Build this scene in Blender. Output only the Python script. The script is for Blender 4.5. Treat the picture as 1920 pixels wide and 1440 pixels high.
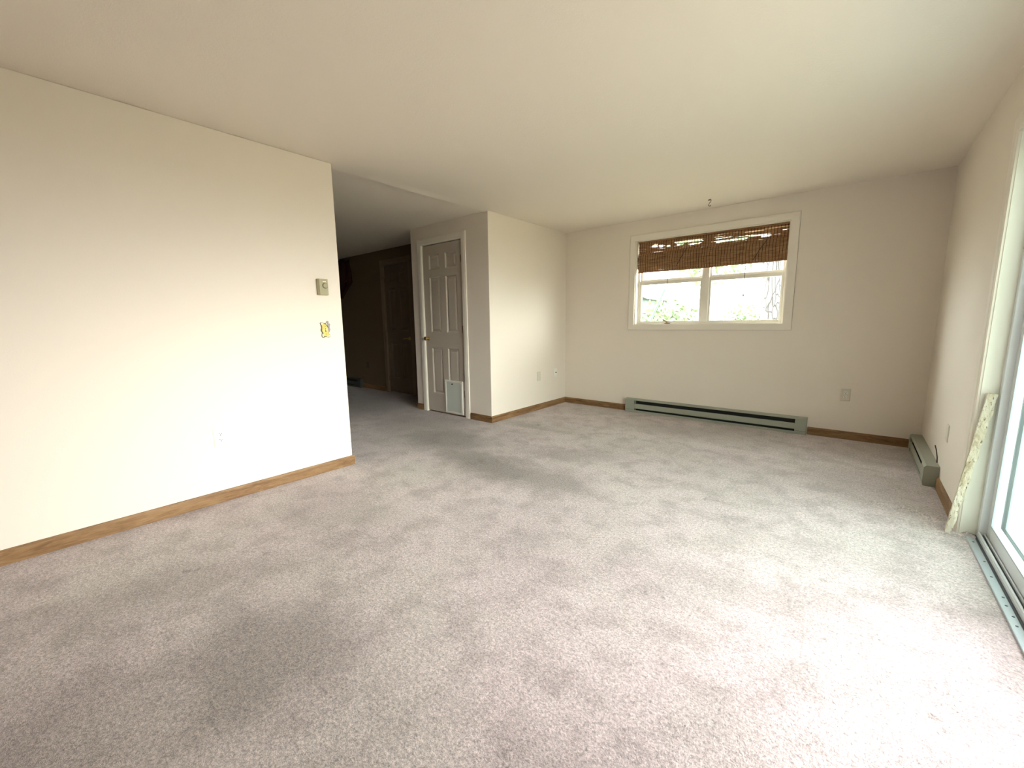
import bpy, math, random
import numpy as np
from mathutils import Vector, Matrix
random.seed(7)
for o in list(bpy.data.objects): bpy.data.objects.remove(o)
sc = bpy.context.scene
col = sc.collection

# ------------------------------------------------------------------ camera
cd = bpy.data.cameras.new('camera'); cam = bpy.data.objects.new('camera', cd); col.objects.link(cam)
cd.sensor_width = 36; cd.sensor_fit = 'HORIZONTAL'; cd.lens = 770.69/1920*36; cd.clip_start = .02; cd.clip_end = 300
YAW, PITCH, ROLL, HC = -0.6954, -0.1488, -0.0127, 1.1969
F = Vector((math.sin(YAW)*math.cos(PITCH), math.cos(YAW)*math.cos(PITCH), math.sin(PITCH)))
R0 = Vector((math.cos(YAW), -math.sin(YAW), 0)); U0 = R0.cross(F)
Rv = R0*math.cos(ROLL)+U0*math.sin(ROLL); Uv = -R0*math.sin(ROLL)+U0*math.cos(ROLL)
cam.matrix_world = Matrix(((Rv.x, Uv.x, -F.x, 0), (Rv.y, Uv.y, -F.y, 0), (Rv.z, Uv.z, -F.z, HC), (0, 0, 0, 1)))
sc.camera = cam

# ------------------------------------------------------------------ sky and exposure
SKY = 3.0            # overcast base
GLOW = 17.0          # glow added low in the +x sky to light the left-hand walls
w = bpy.data.worlds.new('overcast_sky'); sc.world = w; w.use_nodes = True
nt = w.node_tree; bg = nt.nodes['Background']
def wn(op, a, b=None):
    x = nt.nodes.new('ShaderNodeMath'); x.operation = op
    for i, v in enumerate((a, b)):
        if v is None: continue
        if isinstance(v, (int, float)): x.inputs[i].default_value = v
        else: nt.links.new(v, x.inputs[i])
    return x.outputs[0]
tc = nt.nodes.new('ShaderNodeTexCoord'); sx = nt.nodes.new('ShaderNodeSeparateXYZ'); nt.links.new(tc.outputs['Generated'], sx.inputs[0])
hx = wn('DIVIDE', wn('ADD', wn('MULTIPLY', sx.outputs[0], .978), wn('MULTIPLY', sx.outputs[1], .208)), wn('SQRT', wn('ADD', wn('MULTIPLY', sx.outputs[0], sx.outputs[0]), wn('ADD', wn('MULTIPLY', sx.outputs[1], sx.outputs[1]), 1e-4))))
ez = wn('DIVIDE', wn('SUBTRACT', sx.outputs[2], .16), .18)
g = wn('MULTIPLY', wn('POWER', wn('MAXIMUM', hx, 0.0), 3.5), wn('EXPONENT', wn('MULTIPLY', wn('MULTIPLY', ez, ez), -1.0)))
d2_ = nt.nodes.new('ShaderNodeVectorMath'); d2_.operation = 'DOT_PRODUCT'; nt.links.new(tc.outputs['Generated'], d2_.inputs[0]); d2_.inputs[1].default_value = Vector((-1, .55, .60)).normalized()
g2 = wn('POWER', wn('MAXIMUM', d2_.outputs['Value'], 0.0), 6.0)      # second glow added to brighten the right wall and back corner
mxw = nt.nodes.new('ShaderNodeMix'); mxw.data_type = 'RGBA'; nt.links.new(g, mxw.inputs[0])
mxw.inputs[6].default_value = (.98, .97, .97, 1); mxw.inputs[7].default_value = (1, .96, .93, 1)
nt.links.new(mxw.outputs[2], bg.inputs[0]); nt.links.new(wn('ADD', wn('ADD', wn('MULTIPLY', g, GLOW), SKY), wn('MULTIPLY', g2, 15.0)), bg.inputs[1])
sd_ = bpy.data.lights.new('added_lawn_sun', 'SUN'); sd_.energy = 10; sd_.angle = .05; sd_.color = (1, .95, .86)  # added sun, lights the lawn so its bounce brightens ceiling and upper walls
so = bpy.data.objects.new('added_lawn_sun', sd_); col.objects.link(so); so.rotation_euler = Vector((-.62, -.45, .78)).to_track_quat('Z', 'Y').to_euler()
vs = sc.view_settings
vs.view_transform = 'Standard'; vs.look = 'None'; vs.gamma = 1; vs.use_curve_mapping = False; vs.exposure = 0.90

# ------------------------------------------------------------------ measures
H = 2.44; L = -3.261; YL = 1.742; CX = -3.2925; YC = 3.5575; D = 5.188; R = 0.534; CL = -4.709; YH = 4.165
YN = -5.6; XE = -9.4; BB = .08; BT = .014

# ------------------------------------------------------------------ materials
def mat(name, color, rough=.6, metal=0., spec=.5, build=None):
    m = bpy.data.materials.new(name); m.use_nodes = True
    n = m.node_tree; b = n.nodes['Principled BSDF']
    b.inputs['Base Color'].default_value = (*color, 1); b.inputs['Roughness'].default_value = rough
    b.inputs['Metallic'].default_value = metal; b.inputs['Specular IOR Level'].default_value = spec
    if build: build(n, b)
    return m
def coords(n, scale=(1, 1, 1)):
    t = n.nodes.new('ShaderNodeTexCoord'); mp = n.nodes.new('ShaderNodeMapping')
    n.links.new(t.outputs['Object'], mp.inputs[0]); mp.inputs['Scale'].default_value = scale
    return mp.outputs[0]
def noise(n, vec, scale, detail=3, rough=.55, dist=0):
    x = n.nodes.new('ShaderNodeTexNoise'); n.links.new(vec, x.inputs['Vector'])
    x.inputs['Scale'].default_value = scale; x.inputs['Detail'].default_value = detail
    x.inputs['Roughness'].default_value = rough; x.inputs['Distortion'].default_value = dist
    return x.outputs['Fac']
def ramp(n, fac, stops):
    r = n.nodes.new('ShaderNodeValToRGB'); n.links.new(fac, r.inputs[0])
    el = r.color_ramp.elements
    while len(el) < len(stops): el.new(.5)
    for e, (p, c) in zip(el, stops): e.position = p; e.color = (*c, 1) if len(c) == 3 else c
    return r.outputs[0]
def bump(n, b, fac, strength, dist, prev=None):
    x = n.nodes.new('ShaderNodeBump'); n.links.new(fac, x.inputs['Height'])
    x.inputs['Strength'].default_value = strength; x.inputs['Distance'].default_value = dist
    if prev: n.links.new(prev, x.inputs['Normal'])
    n.links.new(x.outputs[0], b.inputs['Normal']); return x.outputs[0]
def math_(n, op, a, b=None, c=None):
    x = n.nodes.new('ShaderNodeMath'); x.operation = op
    for i, v in enumerate((a, b, c)):
        if v is None: continue
        if isinstance(v, (int, float)): x.inputs[i].default_value = v
        else: n.links.new(v, x.inputs[i])
    return x.outputs[0]
def mixc(n, fac, a, b, mode='MIX'):
    x = n.nodes.new('ShaderNodeMix'); x.data_type = 'RGBA'; x.blend_type = mode
    for s, v in ((0, fac), (6, a), (7, b)):
        if isinstance(v, (int, float)): x.inputs[s].default_value = v
        elif isinstance(v, tuple): x.inputs[s].default_value = (*v, 1)
        else: n.links.new(v, x.inputs[s])
    return x.outputs[2]

def paint_build(st, sc_, c):
    def f(n, b):
        v = coords(n)
        n.links.new(mixc(n, math_(n, 'MULTIPLY', noise(n, v, 1.3, 2), .25), c, tuple(k*.93 for k in c)), b.inputs['Base Color'])
        bump(n, b, noise(n, v, sc_, 3, .6), st, .004)
    return f
WALLC = (.80, .72, .625); CEILC = (.87, .79, .685)
M_wall = mat('cream_wall_paint', WALLC, .75, spec=.25, build=paint_build(.10, 160, WALLC))
M_ceil = mat('textured_ceiling_paint', CEILC, .85, spec=.15, build=paint_build(.32, 110, CEILC))
M_trim = mat('white_trim_paint', (.81, .745, .65), .42, spec=.4, build=lambda n, b: bump(n, b, noise(n, coords(n, (1, 1, .1)), 60, 2), .08, .002))
M_jamb = mat('cream_jamb_paint', (.84, .82, .72), .5, build=lambda n, b: bump(n, b, noise(n, coords(n), 14, 3), .1, .004))
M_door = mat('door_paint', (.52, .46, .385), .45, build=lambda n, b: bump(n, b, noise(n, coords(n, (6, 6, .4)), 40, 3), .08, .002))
M_plate = mat('white_plastic', (.82, .79, .71), .35)
M_recept = mat('outlet_face_plastic', (.78, .74, .66), .3)
M_almond = mat('almond_plastic', (.66, .60, .49), .4)
M_hole = mat('dark_slot', (.02, .018, .015), .8)
M_brass = mat('aged_brass', (.50, .36, .16), .28, 1, build=lambda n, b: bump(n, b, noise(n, coords(n), 90, 2), .1, .001))
M_hinge = mat('bronze_hinge', (.20, .14, .08), .4, .9)
M_dark = mat('dark_gap', (.012, .01, .008), .9)
M_therm = mat('beige_thermostat_plastic', (.36, .32, .19), .5)
M_thermd = mat('thermostat_dial', (.33, .29, .17), .4)
M_vinyl = mat('white_vinyl', (.80, .84, .86), .3)
M_vinyl2 = mat('window_vinyl', (.80, .75, .66), .35)
M_alu = mat('grey_aluminium', (.50, .56, .60), .38, .3)
M_gasket = mat('grey_gasket', (.07, .08, .09), .7)
M_screw = mat('screw_metal', (.12, .13, .14), .4, .9)

def wood_build(n, b):
    t = n.nodes.new('ShaderNodeTexCoord'); s = n.nodes.new('ShaderNodeSeparateXYZ'); n.links.new(t.outputs['Object'], s.inputs[0])
    along = math_(n, 'ADD', s.outputs[0], s.outputs[1]); cb = n.nodes.new('ShaderNodeCombineXYZ')
    n.links.new(math_(n, 'MULTIPLY', along, .12), cb.inputs[0]); n.links.new(math_(n, 'MULTIPLY', s.outputs[2], 1.0), cb.inputs[2])
    a = noise(n, cb.outputs[0], 22, 5, .65, 1.2); g = noise(n, cb.outputs[0], 150, 3, .6, .4)
    f = math_(n, 'ADD', math_(n, 'MULTIPLY', a, .7), math_(n, 'MULTIPLY', g, .3))
    c = ramp(n, f, [(.30, (.085, .040, .016)), (.45, (.20, .108, .045)), (.58, (.28, .165, .075)), (.75, (.36, .235, .12))])
    n.links.new(c, b.inputs['Base Color']); bump(n, b, f, .15, .002)
M_oak = mat('oak_baseboard', (.5, .3, .13), .5, spec=.3, build=wood_build)

def glass(name, tint, ior=1.45):
    m = bpy.data.materials.new(name); m.use_nodes = True; n = m.node_tree; n.nodes.clear()
    o = n.nodes.new('ShaderNodeOutputMaterial'); t = n.nodes.new('ShaderNodeBsdfTransparent'); g = n.nodes.new('ShaderNodeBsdfGlossy')
    fr = n.nodes.new('ShaderNodeFresnel'); fr.inputs[0].default_value = ior; mx = n.nodes.new('ShaderNodeMixShader')
    t.inputs[0].default_value = (*tint, 1); g.inputs['Roughness'].default_value = .01; g.inputs[0].default_value = (.9, 1, .98, 1)
    ge = n.nodes.new('ShaderNodeNewGeometry'); f1 = n.nodes.new('ShaderNodeMath'); f1.operation = 'SUBTRACT'; f1.inputs[0].default_value = 1; n.links.new(ge.outputs['Backfacing'], f1.inputs[1])
    f2 = n.nodes.new('ShaderNodeMath'); f2.operation = 'MULTIPLY'; n.links.new(fr.outputs[0], f2.inputs[0]); n.links.new(f1.outputs[0], f2.inputs[1])
    n.links.new(f2.outputs[0], mx.inputs[0]); n.links.new(t.outputs[0], mx.inputs[1]); n.links.new(g.outputs[0], mx.inputs[2]); n.links.new(mx.outputs[0], o.inputs[0])
    return m
M_glass = glass('window_glass', (.93, .98, .96)); M_glassd = glass('low_e_door_glass', (.93, .98, .955), 1.3)

# carpet: pinkish grey cut pile, worn lanes and spots are stains, the hallway ellipse is painted shade
STAINS_AND_SHADE = [  # x, y, rx, ry, angle, strength
    (-2.35, 2.45, .85, .28, -.1, .75), (-1.65, 2.45, .40, .26, .3, .55), (-3.2, 2.75, .7, .45, .0, .7), (-1.58, .45, .42, .34, .6, .55),
    (-1.42, .50, .10, .07, 0, .35), (-2.35, .28, .60, .22, 1.2, .28), (-1.66, -.05, .35, .30, 0, .25), (-2.78, 3.72, .35, .14, 0, .45),
    (-1.0, 4.55, 1.2, .35, 0, .25), (-2.1, 1.05, .22, .12, .4, .3), (-3.9, 3.0, .9, .6, 0, .35), (-6.6, 3.2, 2.2, 1.2, 0, .8), (-2.45, 1.2, .5, .25, .5, .22), (.15, 3.75, .5, .5, 0, .25), (-.3, 1.95, .5, .12, .2, .22), (-1.9, 3.1, .5, .2, .5, .35)]  # the broad hallway ellipse darkens the pile to deepen the hall's shade
SPOTS = [(-2.306, .714, .022), (-2.445, .401, .028), (-2.42, .44, .02), (-.69, 2.845, .022), (-.62, 2.869, .02), (-.685, 1.625, .011), (-.622, 1.652, .016), (.182, 1.764, .012),
         (.005, 1.814, .009), (.078, 1.85, .009), (.278, 1.635, .024), (-2.722, .76, .011), (-3.06, .758, .011), (-2.777, 3.807, .035), (-.018, 2.254, .022), (-2.12, .55, .012),
         (.30, 1.60, .016), (-.55, 1.66, .012), (.49, 1.62, .014)]
def carpet_build(n, b):
    t = n.nodes.new('ShaderNodeTexCoord'); P = t.outputs['Object']
    big = noise(n, P, .9, 4, .6, .3); mid = noise(n, P, 5.5, 5, .65); fine = noise(n, P, 130, 3, .75); pile = noise(n, P, 420, 2, .7); tuft = noise(n, P, 60, 3, .7)
    c = ramp(n, big, [(.33, (.51, .44, .435)), (.5, (.62, .54, .535)), (.68, (.655, .595, .575))])
    c = mixc(n, math_(n, 'MULTIPLY', ramp(n, mid, [(.36, (1, 1, 1)), (.54, (0, 0, 0))]), .50), c, (.30, .255, .245))
    # soft greenish or pinkish casts where the pile has faded
    c = mixc(n, math_(n, 'MULTIPLY', ramp(n, noise(n, P, 1.7, 3, .5, .6), [(.45, (0, 0, 0)), (.62, (1, 1, 1))]), .25), c, (.45, .44, .38))
    # warp position so stains and the shade patch have ragged edges
    nx = n.nodes.new('ShaderNodeTexNoise'); n.links.new(P, nx.inputs['Vector']); nx.inputs['Scale'].default_value = 4; nx.inputs['Detail'].default_value = 5; nx.inputs['Roughness'].default_value = .7
    vm = n.nodes.new('ShaderNodeVectorMath'); vm.operation = 'MULTIPLY_ADD'; n.links.new(nx.outputs['Color'], vm.inputs[0]); vm.inputs[1].default_value = (.55, .55, 0)
    va = n.nodes.new('ShaderNodeVectorMath'); va.operation = 'ADD'; n.links.new(P, va.inputs[0]); va.inputs[1].default_value = (-.275, -.275, 0); n.links.new(va.outputs[0], vm.inputs[2])
    W = vm.outputs[0]
    tot = None
    for (x, y, rx, ry, a, s) in STAINS_AND_SHADE:
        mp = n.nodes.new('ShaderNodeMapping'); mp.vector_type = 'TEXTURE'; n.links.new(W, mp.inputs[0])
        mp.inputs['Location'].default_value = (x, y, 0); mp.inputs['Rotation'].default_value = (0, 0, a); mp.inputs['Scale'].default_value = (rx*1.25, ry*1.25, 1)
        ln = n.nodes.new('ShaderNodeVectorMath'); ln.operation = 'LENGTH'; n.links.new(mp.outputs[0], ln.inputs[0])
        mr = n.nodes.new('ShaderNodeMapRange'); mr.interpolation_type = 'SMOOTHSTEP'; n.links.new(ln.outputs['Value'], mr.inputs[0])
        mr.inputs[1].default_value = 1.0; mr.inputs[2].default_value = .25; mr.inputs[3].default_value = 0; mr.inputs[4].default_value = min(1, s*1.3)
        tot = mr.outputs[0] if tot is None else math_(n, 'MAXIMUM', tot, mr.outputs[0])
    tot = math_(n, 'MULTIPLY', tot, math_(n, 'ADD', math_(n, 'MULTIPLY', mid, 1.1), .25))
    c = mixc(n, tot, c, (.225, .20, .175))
    # small divots and lint
    w2 = n.nodes.new('ShaderNodeTexNoise'); n.links.new(P, w2.inputs['Vector']); w2.inputs['Scale'].default_value = 45
    v2 = n.nodes.new('ShaderNodeVectorMath'); v2.operation = 'MULTIPLY_ADD'; n.links.new(w2.outputs['Color'], v2.inputs[0]); v2.inputs[1].default_value = (.03, .03, 0)
    v3 = n.nodes.new('ShaderNodeVectorMath'); v3.operation = 'ADD'; n.links.new(P, v3.inputs[0]); v3.inputs[1].default_value = (-.015, -.015, 0); n.links.new(v3.outputs[0], v2.inputs[2])
    sp_ = None
    for (x, y, r) in SPOTS:
        ds = n.nodes.new('ShaderNodeVectorMath'); ds.operation = 'DISTANCE'; n.links.new(v2.outputs[0], ds.inputs[0]); ds.inputs[1].default_value = (x, y, 0)
        mr = n.nodes.new('ShaderNodeMapRange'); mr.interpolation_type = 'SMOOTHSTEP'; n.links.new(ds.outputs['Value'], mr.inputs[0])
        mr.inputs[1].default_value = r*1.1; mr.inputs[2].default_value = r*.1; mr.inputs[3].default_value = 0; mr.inputs[4].default_value = .45
        sp_ = mr.outputs[0] if sp_ is None else math_(n, 'MAXIMUM', sp_, mr.outputs[0])
    c = mixc(n, sp_, c, (.10, .085, .07))
    f2 = math_(n, 'ADD', math_(n, 'MULTIPLY', fine, .6), math_(n, 'MULTIPLY', tuft, .4))
    sh = ramp(n, f2, [(.36, (.52, .51, .51)), (.5, (1, 1, 1)), (.63, (1.5, 1.48, 1.46))])
    c = mixc(n, 1.0, c, sh, 'MULTIPLY')
    n.links.new(c, b.inputs['Base Color'])
    h = math_(n, 'ADD', math_(n, 'MULTIPLY', fine, 1.0), math_(n, 'ADD', math_(n, 'MULTIPLY', pile, .5), math_(n, 'MULTIPLY', tuft, .35)))
    h = math_(n, 'SUBTRACT', h, math_(n, 'MULTIPLY', sp_, .8))
    bump(n, b, h, .6, .010)
    b.inputs['Sheen Weight'].default_value = .25; b.inputs['Sheen Roughness'].default_value = .6
M_carpet = mat('pinkish_grey_cut_pile_carpet', (.5, .46, .43), 1.0, spec=.05, build=carpet_build)

def heater_build(n, b):
    v = coords(n); c = mixc(n, math_(n, 'MULTIPLY', noise(n, v, 12, 4), .5), (.335, .35, .285), (.29, .30, .24)); n.links.new(c, b.inputs['Base Color'])
M_heat = mat('sage_enamel', (.32, .34, .27), .42, spec=.4, build=heater_build)
M_heatin = mat('heater_interior', (.03, .03, .025), .7, .4)

def reed_build(n, b):
    t = n.nodes.new('ShaderNodeTexCoord'); s = n.nodes.new('ShaderNodeSeparateXYZ'); n.links.new(t.outputs['Object'], s.inputs[0])
    cb = n.nodes.new('ShaderNodeCombineXYZ'); n.links.new(math_(n, 'MULTIPLY', s.outputs[0], 2.2), cb.inputs[0]); n.links.new(math_(n, 'MULTIPLY', s.outputs[2], 60), cb.inputs[2]); n.links.new(math_(n, 'MULTIPLY', s.outputs[1], 30), cb.inputs[1])
    f = noise(n, cb.outputs[0], 3.2, 3, .7)
    n.links.new(ramp(n, f, [(.30, (.08, .03, .012)), (.42, (.26, .135, .06)), (.55, (.40, .23, .115)), (.70, (.56, .35, .19))]), b.inputs['Base Color'])
    b.inputs['Transmission Weight'].default_value = 0
def make_reed():
    m = mat('woven_bamboo_reed', (.3, .17, .08), .65, spec=.3, build=reed_build)
    n = m.node_tree; b = n.nodes['Principled BSDF']; o = n.nodes['Material Output']
    tr = n.nodes.new('ShaderNodeBsdfTranslucent'); tr.inputs[0].default_value = (.50, .24, .09, 1); mx = n.nodes.new('ShaderNodeMixShader'); mx.inputs[0].default_value = .20
    n.links.new(b.outputs[0], mx.inputs[1]); n.links.new(tr.outputs[0], mx.inputs[2]); n.links.new(mx.outputs[0], o.inputs[0])
    return m
M_reed = make_reed()
M_thread = mat('dark_brown_thread', (.045, .018, .008), .9)
M_cord = mat('brown_cord', (.06, .04, .025), .8)

def board_build(n, b):
    t = n.nodes.new('ShaderNodeTexCoord'); mp = n.nodes.new('ShaderNodeMapping'); n.links.new(t.outputs['Object'], mp.inputs[0]); mp.inputs['Scale'].default_value = (2, 2, .6)
    a = noise(n, mp.outputs[0], 14, 5, .7, .6); e = noise(n, mp.outputs[0], 40, 4, .7, 1.0)
    c = ramp(n, a, [(.36, (.40, .33, .21)), (.47, (.62, .56, .42)), (.60, (.74, .70, .58)), (.72, (.42, .34, .25))])
    c = mixc(n, ramp(n, e, [(.55, (0, 0, 0)), (.64, (1, 1, 1))]), c, (.17, .12, .07))
    n.links.new(c, b.inputs['Base Color']); bump(n, b, e, .5, .006)
M_board = mat('peeling_cream_wood', (.8, .74, .6), .7, build=board_build)

def bark_build(n, b):
    t = n.nodes.new('ShaderNodeTexCoord'); mp = n.nodes.new('ShaderNodeMapping'); n.links.new(t.outputs['Object'], mp.inputs[0]); mp.inputs['Scale'].default_value = (1, 1, .22)
    v = n.nodes.new('ShaderNodeTexVoronoi'); v.feature = 'DISTANCE_TO_EDGE'; v.inputs['Scale'].default_value = 16
    nn = n.nodes.new('ShaderNodeTexNoise'); nn.inputs['Scale'].default_value = 6; n.links.new(mp.outputs[0], nn.inputs['Vector'])
    va = n.nodes.new('ShaderNodeVectorMath'); va.operation = 'MULTIPLY_ADD'; n.links.new(nn.outputs['Color'], va.inputs[0]); va.inputs[1].default_value = (.15, .15, .15); n.links.new(mp.outputs[0], va.inputs[2])
    n.links.new(va.outputs[0], v.inputs['Vector'])
    n.links.new(ramp(n, v.outputs['Distance'], [(.0, (.04, .037, .04)), (.11, (.22, .21, .225))]), b.inputs['Base Color']); bump(n, b, v.outputs['Distance'], 1, .05)
M_bark = mat('furrowed_bark', (.3, .28, .27), .9, build=bark_build)
M_leaf = mat('pale_green_leaf', (.30, .42, .20), .6, build=lambda n, b: n.links.new(ramp(n, noise(n, coords(n), 3, 2), [(.35, (.17, .25, .14)), (.65, (.30, .36, .21))]), b.inputs['Base Color']))
M_grass = mat('lawn_grass', (.25, .34, .14), .9, build=lambda n, b: n.links.new(ramp(n, noise(n, coords(n), 5, 5), [(.35, (.34, .30, .19)), (.65, (.46, .41, .29))]), b.inputs['Base Color']))
M_deck = mat('pale_concrete', (.50, .51, .49), .8, build=lambda n, b: n.links.new(ramp(n, noise(n, coords(n), 6, 5), [(.35, (.27, .31, .31)), (.65, (.35, .39, .385))]), b.inputs['Base Color']))
M_siding = mat('pale_siding', (.13, .18, .176), .7)
M_shed = mat('shed_roof_shingle', (.17, .17, .18), .9)
M_cloth = mat('dark_brown_cloth', (.045, .018, .016), .9, spec=.1, build=lambda n, b: bump(n, b, noise(n, coords(n), 30, 3), .3, .01))
M_bead = mat('small_metal_button', (.6, .5, .4), .3, .9)
M_cheese = mat('yellow_enamel', (.72, .56, .10), .45, build=lambda n, b: n.links.new(ramp(n, noise(n, coords(n), 35, 2), [(.35, (.60, .47, .07)), (.65, (.80, .62, .18))]), b.inputs['Base Color']))
M_cream = mat('pale_yellow_enamel', (.85, .82, .60), .45)
M_outl = mat('dark_olive_outline', (.13, .11, .05), .6)
M_mouse = mat('grey_enamel', (.30, .27, .27), .5)

M_hall = mat('shade_toned_hall_wall', (.18, .135, .08), .75, spec=.2)  # hallway shade is mixed into the wall, trim and door colours
M_halltrim = mat('shade_toned_hall_trim', (.25, .195, .12), .5)
M_halldoor = mat('shade_toned_hall_door', (.20, .155, .10), .5)
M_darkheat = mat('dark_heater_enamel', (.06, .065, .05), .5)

# ------------------------------------------------------------------ mesh helpers
class MB:
    def __init__(s): s.v = []; s.f = []
    def add(s, vs, fs):
        k = len(s.v); s.v += [tuple(v) for v in vs]; s.f += [tuple(i+k for i in f) for f in fs]; return s
    def box(s, x0, x1, y0, y1, z0, z1):
        return s.add([(x0, y0, z0), (x1, y0, z0), (x1, y1, z0), (x0, y1, z0), (x0, y0, z1), (x1, y0, z1), (x1, y1, z1), (x0, y1, z1)],
                     [(0, 3, 2, 1), (4, 5, 6, 7), (0, 1, 5, 4), (1, 2, 6, 5), (2, 3, 7, 6), (3, 0, 4, 7)])
    def prism(s, poly, a, b, axis):      # closed 2-D polygon extruded from a to b along axis
        def P(p, t):
            return {0: (t, p[0], p[1]), 1: (p[0], t, p[1]), 2: (p[0], p[1], t)}[axis]
        n = len(poly)
        return s.add([P(p, a) for p in poly]+[P(p, b) for p in poly],
                     [tuple(range(n)), tuple(range(2*n-1, n-1, -1))]+[(i, i+n, (i+1) % n+n, (i+1) % n) for i in range(n)])
    def tube(s, pts, r, seg=8, taper=None):
        pts = [Vector(p) for p in pts]; rings = []
        for i, p in enumerate(pts):
            d = (pts[min(i+1, len(pts)-1)]-pts[max(i-1, 0)]).normalized()
            a = d.cross(Vector((0, 0, 1)) if abs(d.z) < .9 else Vector((1, 0, 0))).normalized(); b = d.cross(a)
            rr = r if taper is None else r*taper[i]
            rings.append([p+(a*math.cos(2*math.pi*k/seg)+b*math.sin(2*math.pi*k/seg))*rr for k in range(seg)])
        vs = [v for g in rings for v in g]; fs = []
        for i in range(len(rings)-1):
            for k in range(seg):
                fs.append((i*seg+k, i*seg+(k+1) % seg, (i+1)*seg+(k+1) % seg, (i+1)*seg+k))
        fs.append(tuple(range(seg-1, -1, -1))); fs.append(tuple((len(rings)-1)*seg+k for k in range(seg)))
        return s.add(vs, fs)
    def lathe(s, c, axis, prof, seg=24):   # prof = [(t along axis, radius)]
        c = Vector(c); axis = Vector(axis).normalized()
        a = axis.cross(Vector((0, 0, 1)) if abs(axis.z) < .9 else Vector((1, 0, 0))).normalized(); b = axis.cross(a)
        vs = []; fs = []
        for t, r in prof:
            for k in range(seg):
                vs.append(c+axis*t+(a*math.cos(2*math.pi*k/seg)+b*math.sin(2*math.pi*k/seg))*max(r, 1e-4))
        for i in range(len(prof)-1):
            for k in range(seg): fs.append((i*seg+k, i*seg+(k+1) % seg, (i+1)*seg+(k+1) % seg, (i+1)*seg+k))
        fs.append(tuple(range(seg-1, -1, -1))); fs.append(tuple((len(prof)-1)*seg+k for k in range(seg)))
        return s.add(vs, fs)
    def tf(s, M): s.v = [tuple(M @ Vector(v)) for v in s.v]; return s
    def build(s, name, m, parent=None, bevel=0, smooth=False, origin=None):
        me = bpy.data.meshes.new(name)
        vs_ = s.v
        if origin is not None: vs_ = [(v[0]-origin[0], v[1]-origin[1], v[2]-origin[2]) for v in s.v]
        me.from_pydata(vs_, [], s.f); me.update()
        import bmesh
        bm = bmesh.new(); bm.from_mesh(me); bmesh.ops.recalc_face_normals(bm, faces=bm.faces); bm.to_mesh(me); bm.free()
        me.materials.append(m)
        if smooth:
            for p in me.polygons: p.use_smooth = True
        o = bpy.data.objects.new(name, me); col.objects.link(o)
        if origin is not None: o.location = origin
        if parent: o.parent = parent
        if bevel:
            b = o.modifiers.new('soft_edges', 'BEVEL'); b.width = bevel; b.segments = 2; b.limit_method = 'ANGLE'; b.angle_limit = .7
        return o
def empty(name, loc=(0, 0, 0), rotz=0):
    o = bpy.data.objects.new(name, None); o.empty_display_size = .1; o.location = loc; o.rotation_euler = (0, 0, rotz); col.objects.link(o); return o
def tag(o, label, cat, group=None, kind=None):
    o['label'] = label; o['category'] = cat
    if group: o['group'] = group
    if kind: o['kind'] = kind
    return o
def struct(o, label, cat): return tag(o, label, cat, kind='structure')
def B(*a): return MB().box(*a)

# ------------------------------------------------------------------ room shell
SY0, SY1, SZ1 = 0.90, 3.235, 2.08        # sliding door opening in the right wall
WT = .17                               # wall thickness
# floor with a slightly rucked carpet edge near the door jamb
def axis_pts(a, b, n, extra):
    return sorted(set([round(x, 4) for x in np.linspace(a, b, n)]+[round(x, 4) for x in extra]))
xs = axis_pts(XE, .60, 40, np.linspace(-.1, .60, 60)); ys = axis_pts(YN, D, 40, np.linspace(3.0, 3.62, 70))
def fz(x, y):
    if not (-.1 < x < .60 and 3.0 < y < 3.62): return 0.
    t = (x+.1)/.7; yc = 3.46-.22*max(0, (x-.36)/.2)**1.3 if x > .36 else 3.455
    a = .022*math.exp(-((y-yc)/.022)**2)*min(1, max(0, (x-.08)/.2))
    if .44 < x: a += .014*math.exp(-((y-3.205)/.022)**2)*math.sin(min(1, (x-.44)/.15)*math.pi)
    return a*min(1, (y-3.0)/.08)*min(1, (3.62-y)/.08)
vs_ = [(x, y, fz(x, y)) for y in ys for x in xs]; nx_ = len(xs)
fs_ = [(j*nx_+i, j*nx_+i+1, (j+1)*nx_+i+1, (j+1)*nx_+i) for j in range(len(ys)-1) for i in range(nx_-1)]
fl = MB().add(vs_, fs_).build('floor', M_carpet, smooth=True)
struct(fl, 'worn pinkish grey wall-to-wall carpet covering the whole floor', 'floor')
c_ = B(XE-.2, R+WT, YN-.2, D+WT, H, H+.12)
ce = c_.build('ceiling', M_ceil); struct(ce, 'cream textured ceiling over room and hallway', 'ceiling')
# taped seam in the ceiling where the hallway begins
vs_ = []; fs_ = []; n_ = 60
for i in range(n_+1):
    y = YL+(YC-YL)*i/n_; wv = .004*math.sin(y*9)+.003*math.sin(y*23)
    h_ = .009+.003*math.sin(y*5+1)
    vs_ += [(-3.46, y, H), (-3.37+wv, y, H-h_*.45), (-3.335+wv, y, H-h_), (-3.31+wv, y, H-h_*.35), (-3.24, y, H)]
for i in range(n_):
    for k in range(4): fs_.append((i*5+k, i*5+k+1, (i+1)*5+k+1, (i+1)*5+k))
sm = MB().add(vs_, fs_).build('seam', M_ceil, ce, smooth=True)

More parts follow.
